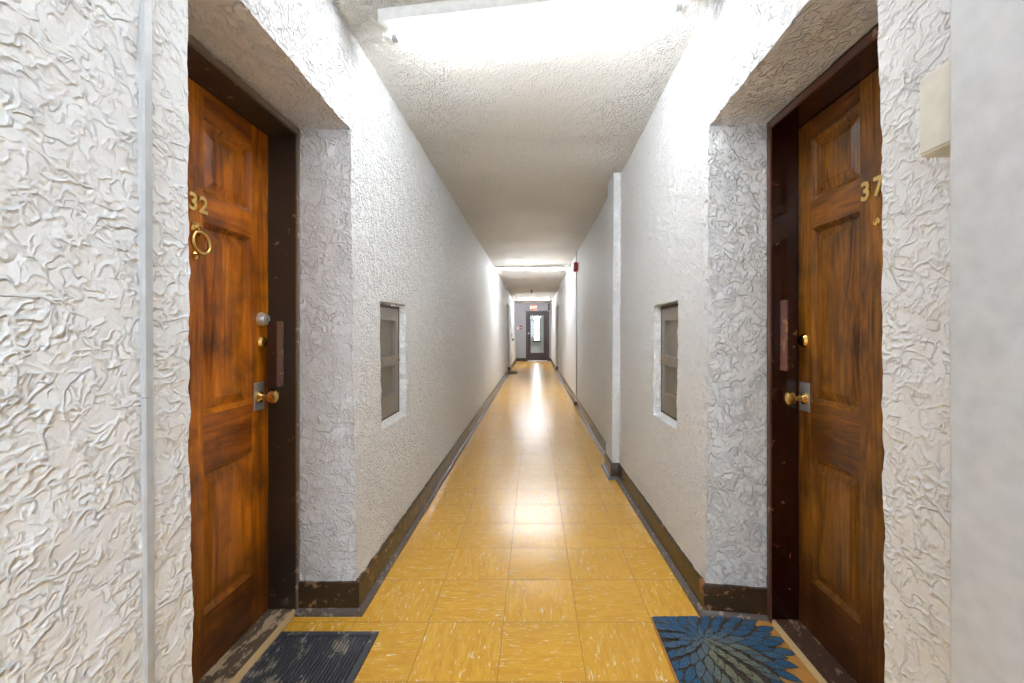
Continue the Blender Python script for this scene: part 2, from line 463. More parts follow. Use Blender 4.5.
    P.sheet([[(o, y, fz) for y in (fa, fb)] for o in (o2, fd)])
    ys = yl(fb, Y1)
    P.sheet([[(o2, y, z) for y in ys] for z in zs[::6]+[zs[-1]]])
    return struct(obj(name, P.bm, M['stucco'], smooth='auto'))
SPL = .022
LREC = (.955, 1.845, 1.845, 1.165, 2.055)
RREC = (.896, 1.83, 1.775, 1.125, 2.06)
NL = (.695, 1.352, 2.17, 2.605, .06); NR = (.695, 1.352, 2.19, 2.595, .06)
FARL = (12.45, 13.45, 1.05, 2.02); FARR = (12.6, 13.7, 1.0, 2.02)
build_wall(-1, .030, .754, LREC, NL, FARL, None, 'wall_left')
build_wall(1, .012, .727, RREC, NR, FARR, (3.53, 3.82, .635, .70), 'wall_right')

# ceiling
bm = bmesh.new()
xs = spaced(-.95, .95, .016)
ys = spaced(Y0, .8, .3)+spaced(.8, 4.2, .018)[1:]+spaced(4.2, Y1, .12)[1:]
g = []
for y in ys:
    row = []
    for x in xs:
        z = ceil_z(x, y)
        p = Vector((x, y, z))
        if y > 12.3: z -= .0
        z += noise.noise(p*1.6)*.012 + noise.noise(p*14)*.0022*(1 if y < 5 else .3)
        for yb_, h_ in ((2.95, .004), (4.6, -.006), (6.6, .005)):
            z += h_*(.5+.5*math.tanh((y-yb_-.18*noise.noise(Vector((x*2.5, yb_, 0)))-.08*x)/.035))
        row.append(bm.verts.new((x, y, z)))
    g.append(row)
for a, b in zip(g, g[1:]):
    for i in range(len(xs)-1): bm.faces.new((a[i], a[i+1], b[i+1], b[i]))
struct(obj('ceiling', bm, M['ceil'], smooth=True))

# floor slab (runs under everything and into the vestibule)
bm = bmesh.new(); box(bm, -1.35, 1.35, Y0-.2, 21.2, -.12, 0)
struct(obj('floor', bm, M['tile']))

# rear wall behind the photographer, with a tall window
bm = bmesh.new()
box(bm, -1.0, -.55, Y0-.12, Y0, 0, 2.66); box(bm, .55, 1.0, Y0-.12, Y0, 0, 2.66)
box(bm, -.55, .55, Y0-.12, Y0, 0, .75); box(bm, -.55, .55, Y0-.12, Y0, 2.3, 2.66)
struct(obj('wall_back', bm, M['smooth']))
wd = thing('window_1', (0, Y0-.06, .75), structure=True)
bm = bmesh.new()
for x in (-.55, -.02, .51): box(bm, x, x+.04, Y0-.09, Y0-.03, .75, 2.3)
for z in (.75, 1.5, 2.26): box(bm, -.51, .51, Y0-.085, Y0-.035, z, z+.04)
obj('window_frame', bm, M['white'], wd)
bm = bmesh.new(); box(bm, -.52, .52, Y0-.064, Y0-.058, .77, 2.28); obj('pane', bm, M['glass'], wd)

# smooth wall end close to the camera on the right
bm = bmesh.new(); box(bm, .655, .80, Y0, .685, 0, 2.64)
struct(obj('trim_1', bm, M['smooth'], bevel=.006))

# ------------------------------------------------------------------ end wall, far door, vestibule
DX0, DX1, DZ = -.34, .64, 2.10
bm = bmesh.new()
box(bm, -1.1, DX0, Y1, Y1+.12, 0, 2.66); box(bm, DX1, 1.1, Y1, Y1+.12, 0, 2.66); box(bm, DX0, DX1, Y1, Y1+.12, DZ, 2.66)
struct(obj('wall_far', bm, M['grey']))
# vestibule
bm = bmesh.new()
vx0, vx1 = -.02, .27; wz0, wz1 = .80, 2.02; VY = 20.6
box(bm, -1.3, vx0, VY, VY+.12, 0, 2.8); box(bm, vx1, 1.3, VY, VY+.12, 0, 2.8)
box(bm, vx0, vx1, VY, VY+.12, 0, wz0); box(bm, vx0, vx1, VY, VY+.12, wz1, 2.8)
box(bm, -1.42, -1.3, Y1+.12, VY+.12, 0, 2.8); box(bm, 1.3, 1.42, Y1+.12, VY+.12, 0, 2.8)
box(bm, -1.42, 1.42, Y1+.12, VY+.12, 2.8, 2.9)
box(bm, -1.42, -1.1, Y1, Y1+.12, 0, 2.8); box(bm, 1.1, 1.42, Y1, Y1+.12, 0, 2.8); box(bm, -1.1, 1.1, Y1, Y1+.12, 2.66, 2.8)
struct(obj('wall_vestibule', bm, simple('vestibule_paint', (.62,.66,.64), .6)))
wd = thing('window_2', ((vx0+vx1)/2, VY, wz0), structure=True)
bm = bmesh.new()
for a, b in ((vx0, vx0+.035), (vx1-.035, vx1)): box(bm, a, b, VY-.03, VY+.05, wz0, wz1)
box(bm, vx0, vx1, VY-.03, VY+.05, wz0, wz0+.035); box(bm, vx0, vx1, VY-.03, VY+.05, wz1-.035, wz1)
obj('window_frame', bm, M['purple_brown'], wd)
bm = bmesh.new(); box(bm, vx0-.05, vx1+.05, VY-.07, VY, wz0-.05, wz0); obj('window_sill', bm, M['purple_brown'], wd)
bm = bmesh.new(); box(bm, vx0+.03, vx1-.03, VY+.0, VY+.006, wz0+.03, wz1-.03); obj('pane', bm, M['glass'], wd)

d = thing('door_3', ((DX0+DX1)/2, Y1, 0), structure=True)
bm = bmesh.new()
box(bm, DX0, DX0+.07, Y1-.03, Y1+.13, 0, DZ); box(bm, DX1-.07, DX1, Y1-.03, Y1+.13, 0, DZ); box(bm, DX0+.07, DX1-.07, Y1-.03, Y1+.13, DZ-.07, DZ)
obj('door_frame', bm, M['purple_brown'], d, bevel=.004)
lx0, lx1 = DX0+.072, DX1-.072; gx0, gx1 = -.165, .425; gz0, gz1 = .33, 1.95
bm = bmesh.new()
box(bm, lx0, gx0, Y1+.01, Y1+.055, .03, 2.025); box(bm, gx1, lx1, Y1+.01, Y1+.055, .03, 2.025)
box(bm, gx0, gx1, Y1+.01, Y1+.055, .03, gz0); box(bm, gx0, gx1, Y1+.01, Y1+.055, gz1, 2.025)
for a, b, c, e in ((gx0, gx0+.02, gz0, gz1), (gx1-.02, gx1, gz0, gz1), (gx0, gx1, gz0, gz0+.02), (gx0, gx1, gz1-.02, gz1)):
    box(bm, a, b, Y1+.002, Y1+.012, c, e)
obj('door_leaf', bm, M['purple_brown'], d)
bm = bmesh.new(); box(bm, gx0, gx1, Y1+.03, Y1+.036, gz0, gz1); obj('pane', bm, M['glass'], d)
bm = bmesh.new(); box(bm, DX0+.07, DX1-.07, Y1-.06, Y1+.13, 0, .022); obj('threshold', bm, M['steel'], d, bevel=.004, label='pale metal threshold strip')
bm = bmesh.new(); lathe(bm, [(.032,0),(.032,.008),(.012,.012),(.012,.035),(.03,.045),(.034,.06),(.024,.075),(0,.08)], (-.228, Y1+.01, 1.17), (0,-1,0))
obj('door_knob', bm, M['steel'], d, smooth='auto', label='bright metal knob')

# door closer arm body on the far wall's right upper corner
cl = thing('door_closer', (.60, Y1-.03, 2.2)); tag(cl, 'black door closer box above the right corner of the glazed far door', 'door closer')
bm = bmesh.new(); box(bm, .585, .655, Y1-.11, Y1, 2.14, 2.42); obj('body', bm, M['black'], cl, bevel=.006)
bm = bmesh.new(); box(bm, .40, .60, Y1-.075, Y1-.055, 2.115, 2.135); box(bm, .40, .425, Y1-.075, Y1, 2.10, 2.135); obj('arm', bm, M['black'], cl)

# exit sign
def text_mesh(s, size, ext, bold=0):
    cu = bpy.data.curves.new('t', 'FONT'); cu.body = s; cu.size = size; cu.extrude = ext; cu.offset = bold
    cu.align_x = 'CENTER'; cu.align_y = 'CENTER'; cu.resolution_u = 6
    o = bpy.data.objects.new('t', cu); C.objects.link(o)
    dg = bpy.context.evaluated_depsgraph_get()
    me = bpy.data.meshes.new_from_object(o.evaluated_get(dg))
    bpy.data.objects.remove(o); bpy.data.curves.remove(cu)
    b = bmesh.new(); b.from_mesh(me); bpy.data.meshes.remove(me); return b
ex = thing('exit_sign', (-.02, Y1-.06, 2.15)); tag(ex, 'small red lit EXIT sign above the glazed far door', 'sign')
bm = bmesh.new(); box(bm, -.175, .135, Y1-.085, Y1-.02, 2.15, 2.36); box(bm, -.10, .06, Y1-.02, Y1, 2.2, 2.32); obj('housing', bm, M['cream'], ex, bevel=.006)
bm = bmesh.new(); box(bm, -.160, .120, Y1-.092, Y1-.085, 2.165, 2.345); obj('face', bm, M['exit'], ex)
bm = text_mesh('EXIT', .135, .003, .004)
bm.transform(Matrix.Translation((-.02, Y1-.094, 2.255)) @ Matrix.Rotation(PI/2, 4, 'X'))
obj('letters', bm, M['exit_txt'], ex)

# pull station and white switch on the far wall
bm_ = thing('fire_pull_station', (-.545, Y1, 1.35)); tag(bm_, 'dark red fire pull station on the grey far wall left of the door', 'alarm')
bm = bmesh.new(); box(bm, -.60, -.50, Y1-.05, Y1, 1.34, 1.50); obj('body', bm, M['red'], bm_, bevel=.006)
bm = bmesh.new(); box(bm, -.585, -.515, Y1-.065, Y1-.05, 1.39, 1.42); obj('pull_bar', bm, M['white'], bm_)
sw = thing('light_switch', (-.68, Y1, 1.35)); tag(sw, 'small white switch plate on the far wall left of the red alarm', 'switch')
bm = bmesh.new(); box(bm, -.715, -.645, Y1-.008, Y1, 1.33, 1.445); obj('plate', bm, M['white'], sw, bevel=.002)
bm = bmesh.new(); box(bm, -.687, -.673, Y1-.02, Y1-.008, 1.375, 1.40); obj('toggle', bm, M['white'], sw)
# door handle-like fitting on left wall near the end
hx = -.765
fe = thing('wall_hook', (hx, 14.9, 1.0)); tag(fe, 'small dark metal bracket on the left wall near the far end', 'bracket')
bm = bmesh.new(); box(bm, hx-.03, hx+.02, 14.85, 14.95, .93, 1.18); obj('back_plate', bm, M['plate'], fe)
bm = bmesh.new(); box(bm, hx+.02, hx+.07, 14.88, 14.92, .93, .99); obj('hook', bm, M['black'], fe, bevel=.005)

# ------------------------------------------------------------------ baseboards
def sweep(bm, path, prof, side, mi=0):
    """path: list of (off,y); prof: list of (out,z) ; out = distance away from the plaster"""
    n = len(path); offv = []
    for i in range(n):
        def nrm(a, b):
            dx, dy = b[0]-a[0], b[1]-a[1]; l = math.hypot(dx, dy); return (-dy/l, dx/l)   # toward the corridor (smaller off) when walking +y
        if i == 0: m = nrm(path[0], path[1])
        elif i == n-1: m = nrm(path[-2], path[-1])
        else:
            a = nrm(path[i-1], path[i]); b = nrm(path[i], path[i+1])
            k = 1+a[0]*b[0]+a[1]*b[1]; m = ((a[0]+b[0])/k, (a[1]+b[1])/k)
        offv.append(m)
    rings = [[bm.verts.new((side*(p[0]+m[0]*o), p[1]+m[1]*o, z)) for o, z in prof] for p, m in zip(path, offv)]
    for A, B in zip(rings, rings[1:]):
        for k in range(len(prof)):
            k2 = (k+1) % len(prof); bm.faces.new((A[k], A[k2], B[k2], B[k])).material_index = mi
    bm.faces.new(rings[0]).material_index = mi; bm.faces.new(rings[-1]).material_index = mi
BP = [(-.01,0),(.014,0),(.014,.118),(.009,.128),(-.01,.130)]
SP = [(.012,0),(.036,0),(.035,.009),(.030,.018),(.022,.023),(.012,.024)]
def baseboard(name, side, paths, mat):
    bm = bmesh.new()
    for p in paths: sweep(bm, p, BP, side, 0); sweep(bm, p, SP, side, 1)
    return struct(obj(name, bm, [mat, M['shoe']], smooth='auto'))
baseboard('baseboard_left', -1, [
    [(.754,Y0),(.754,.955),(1.0,.955)],
    [(1.003,1.845),(.754,1.845),(.754,12.45),(.9,12.45)],
    [(.9,13.45),(.754,13.45),(.754,Y1)]], M['base_l'])
rjy = 1.83+(1.775-1.83)*(.965-.727)/(1.125-.727)
baseboard('baseboard_right', 1, [
    [(.727,.69),(.727,.896),(.95,.896)],
    [(.965,rjy),(.727,1.83),(.693,3.53),(.635,3.53),(.635,3.82),(.70,3.82),(.70,12.6),(.85,12.6)],
    [(.85,13.7),(.70,13.7),(.70,Y1)]], M['base_r'])
bm = bmesh.new(); box(bm, -.76, DX0-.002, Y1-.015, Y1, 0, .13); box(bm, DX1+.002, .72, Y1-.015, Y1, 0, .13)
struct(obj('baseboard_far', bm, M['base_l']))

# ------------------------------------------------------------------ panelled doors
def make_door(name, side, off, ya, yb, near0, zs, pys, fo, ztop, zhead, woodv, woodh, frame, edge, sill, yjam):
    """off: plane of the leaf; w grows toward the corridor"""
    root = thing(name, (side*off, (ya+yb)/2, 0), structure=True)
    X = lambda w_: side*(off-w_)
    def bx(bm, y0, y1, z0, z1, w0, w1, mi=0): box(bm, X(w0), X(w1), y0, y1, z0, z1, mi)
    # leaf : stiles and rails with sunk moulded panels
    bm = bmesh.new()
    bt, l1, l2, m1, m2, t1, top = zs       # lower panel bottom/top ... ; see call
    (p0, p1), (q0, q1) = pys
    T = .042
    for a, b in ((ya, p0), (p1, q0), (q1, yb)): bx(bm, a, b, .016, ztop, -T, 0, 0)
    rails = [(.016, zs[0]), (zs[1], zs[2]), (zs[3], zs[4]), (zs[5], ztop)]
    for a, b in ((p0, p1), (q0, q1)):
        for z0, z1 in rails: bx(bm, a, b, z0, z1, -T, -.0004, 1)
        for z0, z1 in ((zs[0], zs[1]), (zs[2], zs[3]), (zs[4], zs[5])):
            rings = []
            for ins, dep in ((0, -.0004), (.002, -.0010), (.015, -.0115), (.017, -.0155), (.021, -.0160), (.050, -.0075), (.052, -.0060), (.056, -.0058)):
                rings.append([bm.verts.new((X(dep), y, z)) for y, z in ((a+ins, z0+ins), (b-ins, z0+ins), (b-ins, z1-ins), (a+ins, z1-ins))])
            for A, B in zip(rings, rings[1:]):
                for k in range(4): bm.faces.new((A[k], A[(k+1)%4], B[(k+1)%4], B[k])).material_index = 0
            bm.faces.new(rings[-1]).material_index = 0
            bx(bm, a, b, z0, z1, -T, -T+.008, 0)
    leaf = obj('door_leaf', bm, [woodv, woodh], root, recalc=True)
    # frame: two jambs and a head, thin worn casing bead on the corridor edge
    dep = off-fo                    # how far the frame stands out of the leaf plane
    bm = bmesh.new()
    bx(bm, yb+.002, yjam+.035, 0, zhead, -.045, dep, 0)
    bx(bm, near0-.03, ya-.002, 0, zhead, -.045, dep, 0)
    bx(bm, near0-.03, yjam+.035, ztop+.004, zhead+.03, -.045, dep, 0)
    # stop bead
    bx(bm, yb-.0, yb+.002, 0, ztop, .0, .006, 0)
    bx(bm, yb-.006, yjam, 0, zhead-.006, dep, dep+.010, 1)
    bx(bm, near0, ya+.01, 0, zhead-.006, dep, dep+.010, 1)
    bx(bm, near0, yjam, zhead-.024, zhead+.0, dep, dep+.010, 1)
    obj('door_frame', bm, [frame, edge], root, bevel=.003)
    # threshold board
    bm = bmesh.new()
    prof = [(-.04,0),(-.04,.016),(.0,.017),(dep-.014,.017),(dep-.004,.012),(dep+.004,.002),(dep+.004,0)]
    A = [bm.verts.new((X(w_), near0+.002, z)) for w_, z in prof]; B = [bm.verts.new((X(w_), yjam+.0, z)) for w_, z in prof]
    for k in range(len(prof)):
        k2 = (k+1) % len(prof); f = bm.faces.new((A[k], A[k2], B[k2], B[k])); f.material_index = 1 if k in (3, 4) else 0
    bm.faces.new(A); bm.faces.new(B)
    obj('threshold', bm, [sill, M['sill_edge']], root)
    return root, X, bx, dep

# left door, number 32
ZL = (.22, .715, .904, 1.567, 1.664, 1.912, 2.02)
dl, XL, bL, depL = make_door('door_1', -1, 1.125, .985, 1.833, .957, ZL, ((1.105,1.362),(1.474,1.727)), 1.006, 2.018, 2.05,
    M['wood_l'], M['wood_lh'], M['frame_l'], M['edge_l'], M['sill_l'], 1.842)
ZR = (.219, .71, .917, 1.592, 1.698, 1.938, 2.02)
dr, XR, bR, depR = make_door('door_2', 1, 1.079, .925, 1.765, .90, ZR, ((1.005,1.262),(1.433,1.687)), .967, 2.016, 2.042,
    M['wood_r'], M['wood_rh'], M['frame_r'], M['edge_r'], M['sill_r'], 1.780)

def numeral(ch, root, X, side, y, z, h):
    bm = text_mesh(ch, h*1.38, .0022, h*.040)
    # +X of the text runs to the reader's right; reader faces the leaf
    if side < 0: R = Matrix(((0,0,1,0),(1,0,0,0),(0,1,0,0),(0,0,0,1)))
    else: R = Matrix(((0,0,-1,0),(-1,0,0,0),(0,1,0,0),(0,0,0,1)))
    bm.transform(Matrix.Translation((X(.003), y, z)) @ R)
    return obj('numeral', bm, M['gold'], root)
numeral('3', dl, XL, -1, 1.424, 1.616, .057); numeral('2', dl, XL, -1, 1.468, 1.616, .057)
numeral('3', dr, XR, 1, 1.405, 1.643, .060); numeral('7', dr, XR, 1, 1.352, 1.643, .060)

def knobset(root, X, side, y, z, zp0, zp1):
    bm = bmesh.new(); box(bm, X(0), X(.003), y-.030, y+.034, zp0, zp1)
    pl = obj('knob_plate', bm, M['plate'], root, bevel=.001, label='square steel plate behind the knob')
    bm = bmesh.new()
    lathe(bm, [(.024,.003),(.024,.008),(.017,.013),(.011,.018),(.010,.038),(.014,.044),(.023,.050),(.0275,.058),(.0285,.066),(.026,.074),(.018,.080),(.006,.0825),(0,.083)], (X(0), y, z), (-side,0,0), 32)
    obj('door_knob', bm, M['brass'], pl, smooth='auto', label='round brass knob')
knobset(dl, XL, -1, 1.768, .925, .872, .985)
knobset(dr, XR, 1, 1.722, .926, .875, .99)
def cylinder_lock(root, X, side, y, z, mat, r, out, lab):
    bm = bmesh.new()
    lathe(bm, [(r,0),(r,.004),(r*.93,out*.45),(r*.8,out*.8),(r*.72,out),(r*.5,out),(r*.47,out-.002),(r*.40,out-.002),(r*.40,out+.001),(0,out+.001)], (X(0), y, z), (-side,0,0), 30)
    o = obj('deadbolt_lock', bm, mat, root, smooth='auto', label=lab)
    bm = bmesh.new(); box(bm, X(out+.001), X(out+.0022), y-.0012, y+.0012, z-.006, z+.006); obj('keyhole', bm, M['black'], o)
cylinder_lock(dl, XL, -1, 1.783, 1.242, M['steel'], .029, .026, 'silver cylinder lock')
cylinder_lock(dl, XL, -1, 1.783, 1.147, M['brass'], .026, .016, 'brass cylinder lock')
cylinder_lock(dr, XR, 1, 1.727, 1.155, M['brass'], .027, .014, 'brass cylinder lock')
# latch guards : angle iron blocks screwed to the jamb
bm = bmesh.new(); bL(bm, 1.790, 1.798, .962, 1.235, .022, .060); bL(bm, 1.790, 1.834, .962, 1.235, .060, .066, 1)
for z in (1.0, 1.2): lathe(bm, [(.006,0),(.006,.002),(.003,.004),(0,.004)], (XL(.042), 1.790, z), (0,-1,0), 12)
obj('latch_guard', bm, [paint_mat('guard_brown', (.050,.020,.012), (.42,.28,.16), .60, .4), paint_mat('guard_brown_edge', (.16,.085,.06), (.42,.28,.16), .60, .4)], dl, bevel=.0015, label='narrow brown metal guard over the latch')
bm = bmesh.new(); bR(bm, 1.722, 1.734, 1.035, 1.318, .033, .069); bR(bm, 1.722, 1.767, 1.035, 1.318, .069, .075, 1)
for z in (1.08, 1.27): lathe(bm, [(.006,0),(.006,.002),(.003,.004),(0,.004)], (XR(.052), 1.722, z), (0,-1,0), 12)
obj('latch_guard', bm, [paint_mat('guard_red', (.028,.006,.004), (.50,.26,.06), .62, .22, 30, .4), paint_mat('guard_red_edge', (.20,.09,.07), (.50,.26,.10), .60, .3)], dr, bevel=.002, label='dark red metal guard with worn spots')
# peephole on right door
bm = bmesh.new(); lathe(bm, [(.014,0),(.014,.002),(.010,.005),(.006,.005),(.006,.003),(0,.003)], (XR(0), 1.363, 1.536), (-1,0,0), 24)
obj('peephole', bm, M['brass'], dr, smooth='auto')
# knocker on left door : plate, lug and ring
ky, kz = 1.436, 1.530
bm = bmesh.new()
lathe(bm, [(.020,0),(.020,.004),(.016,.008),(.0,.009)], (XL(0), ky, kz), (1,0,0), 24)
box(bm, XL(0), XL(.005), ky-.016, ky+.016, kz-.02, kz+.022)
tube(bm, [(XL(.004), ky, kz), (XL(.016), ky, kz+.004), (XL(.022), ky, kz-.004)], .006)
lathe(bm, [(.015,0),(.014,.005),(.008,.009),(0,.010)], (XL(0), ky, kz-.088), (1,0,0), 20)
kn = obj('door_knocker', bm, M['brass'], dl, smooth='auto', label='brass ring knocker')
bm = bmesh.new(); torus(bm, (XL(.019), ky+.003, kz-.044), (1,.0,.10), .036, .0064); obj('ring', bm, M['brass'], kn, smooth=True)

# far recessed doors
def far_door(name, side, off, ya, yb, frame):
    r = thing(name, (side*off, (ya+yb)/2, 0), structure=True)
    X = lambda w_: side*(off-w_)
    bm = bmesh.new()
    box(bm, X(-.04), X(0), ya+.06, yb-.06, .01, 1.96); 
    for z0, z1 in ((.2,.7),(.9,1.5),(1.6,1.88)):
        for a, b in ((ya+.16, (ya+yb)/2-.05), ((ya+yb)/2+.05, yb-.16)): box(bm, X(-.002), X(.006), a, b, z0, z1)
    obj('door_leaf', bm, M['wood_r'], r)
    bm = bmesh.new()
    box(bm, X(-.04), X(.10), ya, ya+.058, 0, 2.02); box(bm, X(-.04), X(.10), yb-.058, yb, 0, 2.02); box(bm, X(-.04), X(.10), ya, yb, 1.962, 2.02)
    obj('door_frame', bm, frame, r)
    bm = bmesh.new(); lathe(bm, [(.02,0),(.012,.01),(.012,.03),(.027,.05),(.02,.07),(0,.075)], (X(0), yb-.13, .92), (-side,0,0), 16)
    obj('door_knob', bm, M['brass'], r, smooth=True)
far_door('door_4', -1, .96, 12.46, 13.44, M['frame_l'])
far_door('door_5', 1, .92, 12.61, 13.69, M['frame_l'])

# ------------------------------------------------------------------ niche shutters (small parcel doors)
def shutter(side, off, niche, label):
    zn0, zn1, yn0, yn1, nd = niche
    xo = off+nd-.002
    X = lambda w_: side*(xo-w_)
    z0, z1 = zn0+.022, zn1-.010; y0, y1 = yn0+.006, yn1-SPL+.004
    r = thing('parcel_door', (X(0), (y0+y1)/2, z0)); tag(r, label, 'hatch', 'small taupe hatches in the corridor walls')
    bm = bmesh.new(); fy = .016
    box(bm, X(-.01), X(.024), y0, y0+fy, z0, z1); box(bm, X(-.01), X(.024), y1-fy, y1, z0, z1)
    box(bm, X(-.01), X(.022), y0+fy, y1-fy, z1-.014, z1); box(bm, X(-.01), X(.022), y0+fy, y1-fy, z0, z0+.012)
    obj('hatch_frame', bm, M['taupe_dark'], r, bevel=.001)
    ly0, ly1, lz0, lz1 = y0+fy+.002, y1-fy-.002, z0+.013, z1-.016
    bm = bmesh.new(); st = .052
    box(bm, X(0), X(.023), ly0, ly0+st, lz0, lz1); box(bm, X(0), X(.023), ly1-st, ly1, lz0, lz1)
    zm = lz0+(lz1-lz0)*.5
    for a, b in ((lz0, lz0+.11), (zm-.028, zm+.028), (lz1-.07, lz1)): box(bm, X(0), X(.0228), ly0+st, ly1-st, a, b)
    box(bm, X(0), X(.004), ly0+st, ly1-st, lz0, lz1)
    obj('hatch_leaf', bm, M['taupe'], r, bevel=.0015)
    bm = bmesh.new(); lathe(bm, [(.008,0),(.005,.004),(.005,.010),(.009,.015),(.006,.020),(0,.021)], (X(.020), ly1-st*.45, zm), (-side,0,0), 16)
    obj('knob', bm, M['brass'], r, smooth=True, label='tiny tarnished brass knob')
shutter(-1, .770, NL, 'narrow taupe two-panel hatch recessed in the left wall past door 32')
shutter(1, .721, NR, 'narrow taupe two-panel hatch recessed in the right wall past door 37')

# ------------------------------------------------------------------ fluorescent fixtures
def fixture(xl, yl, xr, yr, drop, label, wall_to_wall=False, zlev=None, tube='tube'):
    zl, zr = ceil_z(xl, yl), ceil_z(xr, yr)
    if zlev is not None: zl = zr = zlev
    a = Vector((xl, yl, zl)); b = Vector((xr, yr, zr)); c = (a+b)/2; Ld = (b-a).length; d = (b-a).normalized()
    u = Vector((0,0,1)); s = d.cross(u).normalized(); u = s.cross(d).normalized()   # s: toward -y
    r = thing('fluorescent_light', tuple(c)); tag(r, label, 'light', 'fluorescent tube lights on the ceiling')
    Mx = Matrix.Translation(c) @ Matrix((( d.x, -s.x, u.x, 0), (d.y, -s.y, u.y, 0), (d.z, -s.z, u.z, 0), (0,0,0,1)))
    h = Ld/2
    # channel
    bm = bmesh.new()
    prof = [(-.050,.012),(-.052,-.012),(-.044,-.044),(.016,-.044),(.024,-.012),(.024,.012)]
    A = [bm.verts.new((-h, y, z)) for y, z in prof]; B = [bm.verts.new((h, y, z)) for y, z in prof]
    for k in range(6): bm.faces.new((A[k], A[(k+1)%6], B[(k+1)%6], B[k]))
    bm.faces.new(A); bm.faces.new(B)
    if wall_to_wall:
        box(bm, -.70-.03, -h, -.02, .02, -.022, .0); box(bm, h, h+.10, -.02, .02, -.022, .0)
    bm.transform(Mx); obj('channel', bm, M['white'], r, bevel=.002)
    # lamp holders
    for sg in (-1, 1):
        bm = bmesh.new(); x0 = sg*h; x1 = sg*(h-.022)
        box(bm, min(x0, x1), max(x0, x1), .012, .070, -drop-.024, -.012); bm.transform(Mx); obj('lamp_holder', bm, M['white'], r, bevel=.004)
    # tube
    bm = bmesh.new()
    R = .0215; e = h-.022; TY = .046
    lathe(bm, [(R,-e+.028),(R,-e+.05),(R,e-.05),(R,e-.028)], (0,TY,-drop), (1,0,0), 20)
    bm.transform(Mx); t = obj('tube', bm, M[tube], r, smooth='auto', label='glowing white tube')
    for sg in (-1, 1):
        bm = bmesh.new(); lathe(bm, [(R*.99,-.014),(R*.99,.014)], (sg*(e-.014),TY,-drop), (1,0,0), 20)
        bm.transform(Mx); obj('tube_cap', bm, M['plate'], r, smooth='auto')
    return r
fixture(-.63, 1.80, .615, 1.715, .052, 'nearest ceiling tube light, at the top of the picture', tube='tube_soft')
fixture(-.625, 8.50, .605, 8.50, .049, 'middle ceiling tube light, level with the red wall alarm', True, 2.497)
fixture(-.63, 15.7, .60, 15.7, .049, 'farthest ceiling tube light, just before the end door', True, 2.462)

fixture(-.60, -1.15, .62, -1.15, .058, 'added unseen fill tube on the ceiling behind the viewer', tube='tube_fill')  # extra fixture added out of view to brighten the near walls

# sprinkler / detector under the ceiling
sd = thing('sprinkler_head', (-.07, 12.9, ceil_z(0, 12.9))); tag(sd, 'small dark pendant sprinkler under the ceiling before the far light', 'sprinkler')
bm = bmesh.new(); lathe(bm, [(.06,.02),(.06,-.006),(.045,-.014),(0,-.014)], (-.07, 12.9, ceil_z(0, 12.9)), (0,0,1), 20); obj('escutcheon', bm, M['plate'], sd, smooth='auto')
bm = bmesh.new(); lathe(bm, [(.02,0),(.02,.05),(.008,.055),(.008,.075),(.038,.078),(.030,.084),(0,.084)], (-.07, 12.9, ceil_z(0, 12.9)-.012), (0,0,-1), 16); obj('nozzle', bm, M['black'], sd, smooth='auto')

# red alarm + conduit on the right wall
AY = 7.05
al = thing('fire_alarm', (.66, AY, 2.19)); tag(al, 'red fire alarm box high on the right wall beside the middle light', 'alarm')
bm = bmesh.new(); box(bm, .650, .705, AY-.09, AY+.06, 2.185, 2.325); obj('body', bm, M['red'], al, bevel=.008)
bm = bmesh.new(); box(bm, .630, .650, AY-.06, AY+.04, 2.18, 2.33); obj('strobe_lens', bm, M['white'], al, bevel=.006, label='white strobe lens')
cn = thing('conduit', (.70, AY+.02, 0)); tag(cn, 'thin painted conduit running down the right wall below the red alarm', 'pipe')
bm = bmesh.new(); tube(bm, [(.692, AY, .06), (.692, AY, 2.18)], .010); tube(bm, [(.69, AY, 2.335), (.69, AY, 2.55)], .010); obj('pipe', bm, M['conduit'], cn, smooth=True)
bm = bmesh.new(); box(bm, .655, .70, AY-.02, AY+.02, .0, .07); obj('foot', bm, M['taupe_dark'], cn)

# raceway on left wall near the camera
XW = -.760
rc = thing('cable_raceway', (XW, .838, 0)); tag(rc, 'white vertical cable cover on the stucco wall left of door 32', 'cable cover')
bm = bmesh.new()
prof = [(XW-.03, .836), (XW+.011, .836), (XW+.014, .839), (XW+.014, .855), (XW+.011, .858), (XW-.03, .859)]
for (za, zb) in ((.0, 1.06), (1.062, 2.58)):
    A = [bm.verts.new((x+ -.013*(za/2.6), y, za)) for x, y in prof]; B = [bm.verts.new((x+ -.013*(zb/2.6), y, zb)) for x, y in prof]
    for k in range(6): bm.faces.new((A[k], A[(k+1)%6], B[(k+1)%6], B[k]))
    bm.faces.new(A); bm.faces.new(B)
obj('cover', bm, M['conduit'], rc, smooth='auto')

# cream box on right wall
jb = thing('junction_box', (.70, .72, 1.49)); tag(jb, 'cream plastic box high on the right wall beside door 37', 'box')
bm = bmesh.new(); box(bm, .6686, .745, .64, .75, 1.489, 1.626); obj('housing', bm, M['cream'], jb, bevel=.002)
bm = bmesh.new(); box(bm, .6655, .6686, .645, .747, 1.494, 1.621); obj('cover', bm, M['cream'], jb, bevel=.001)

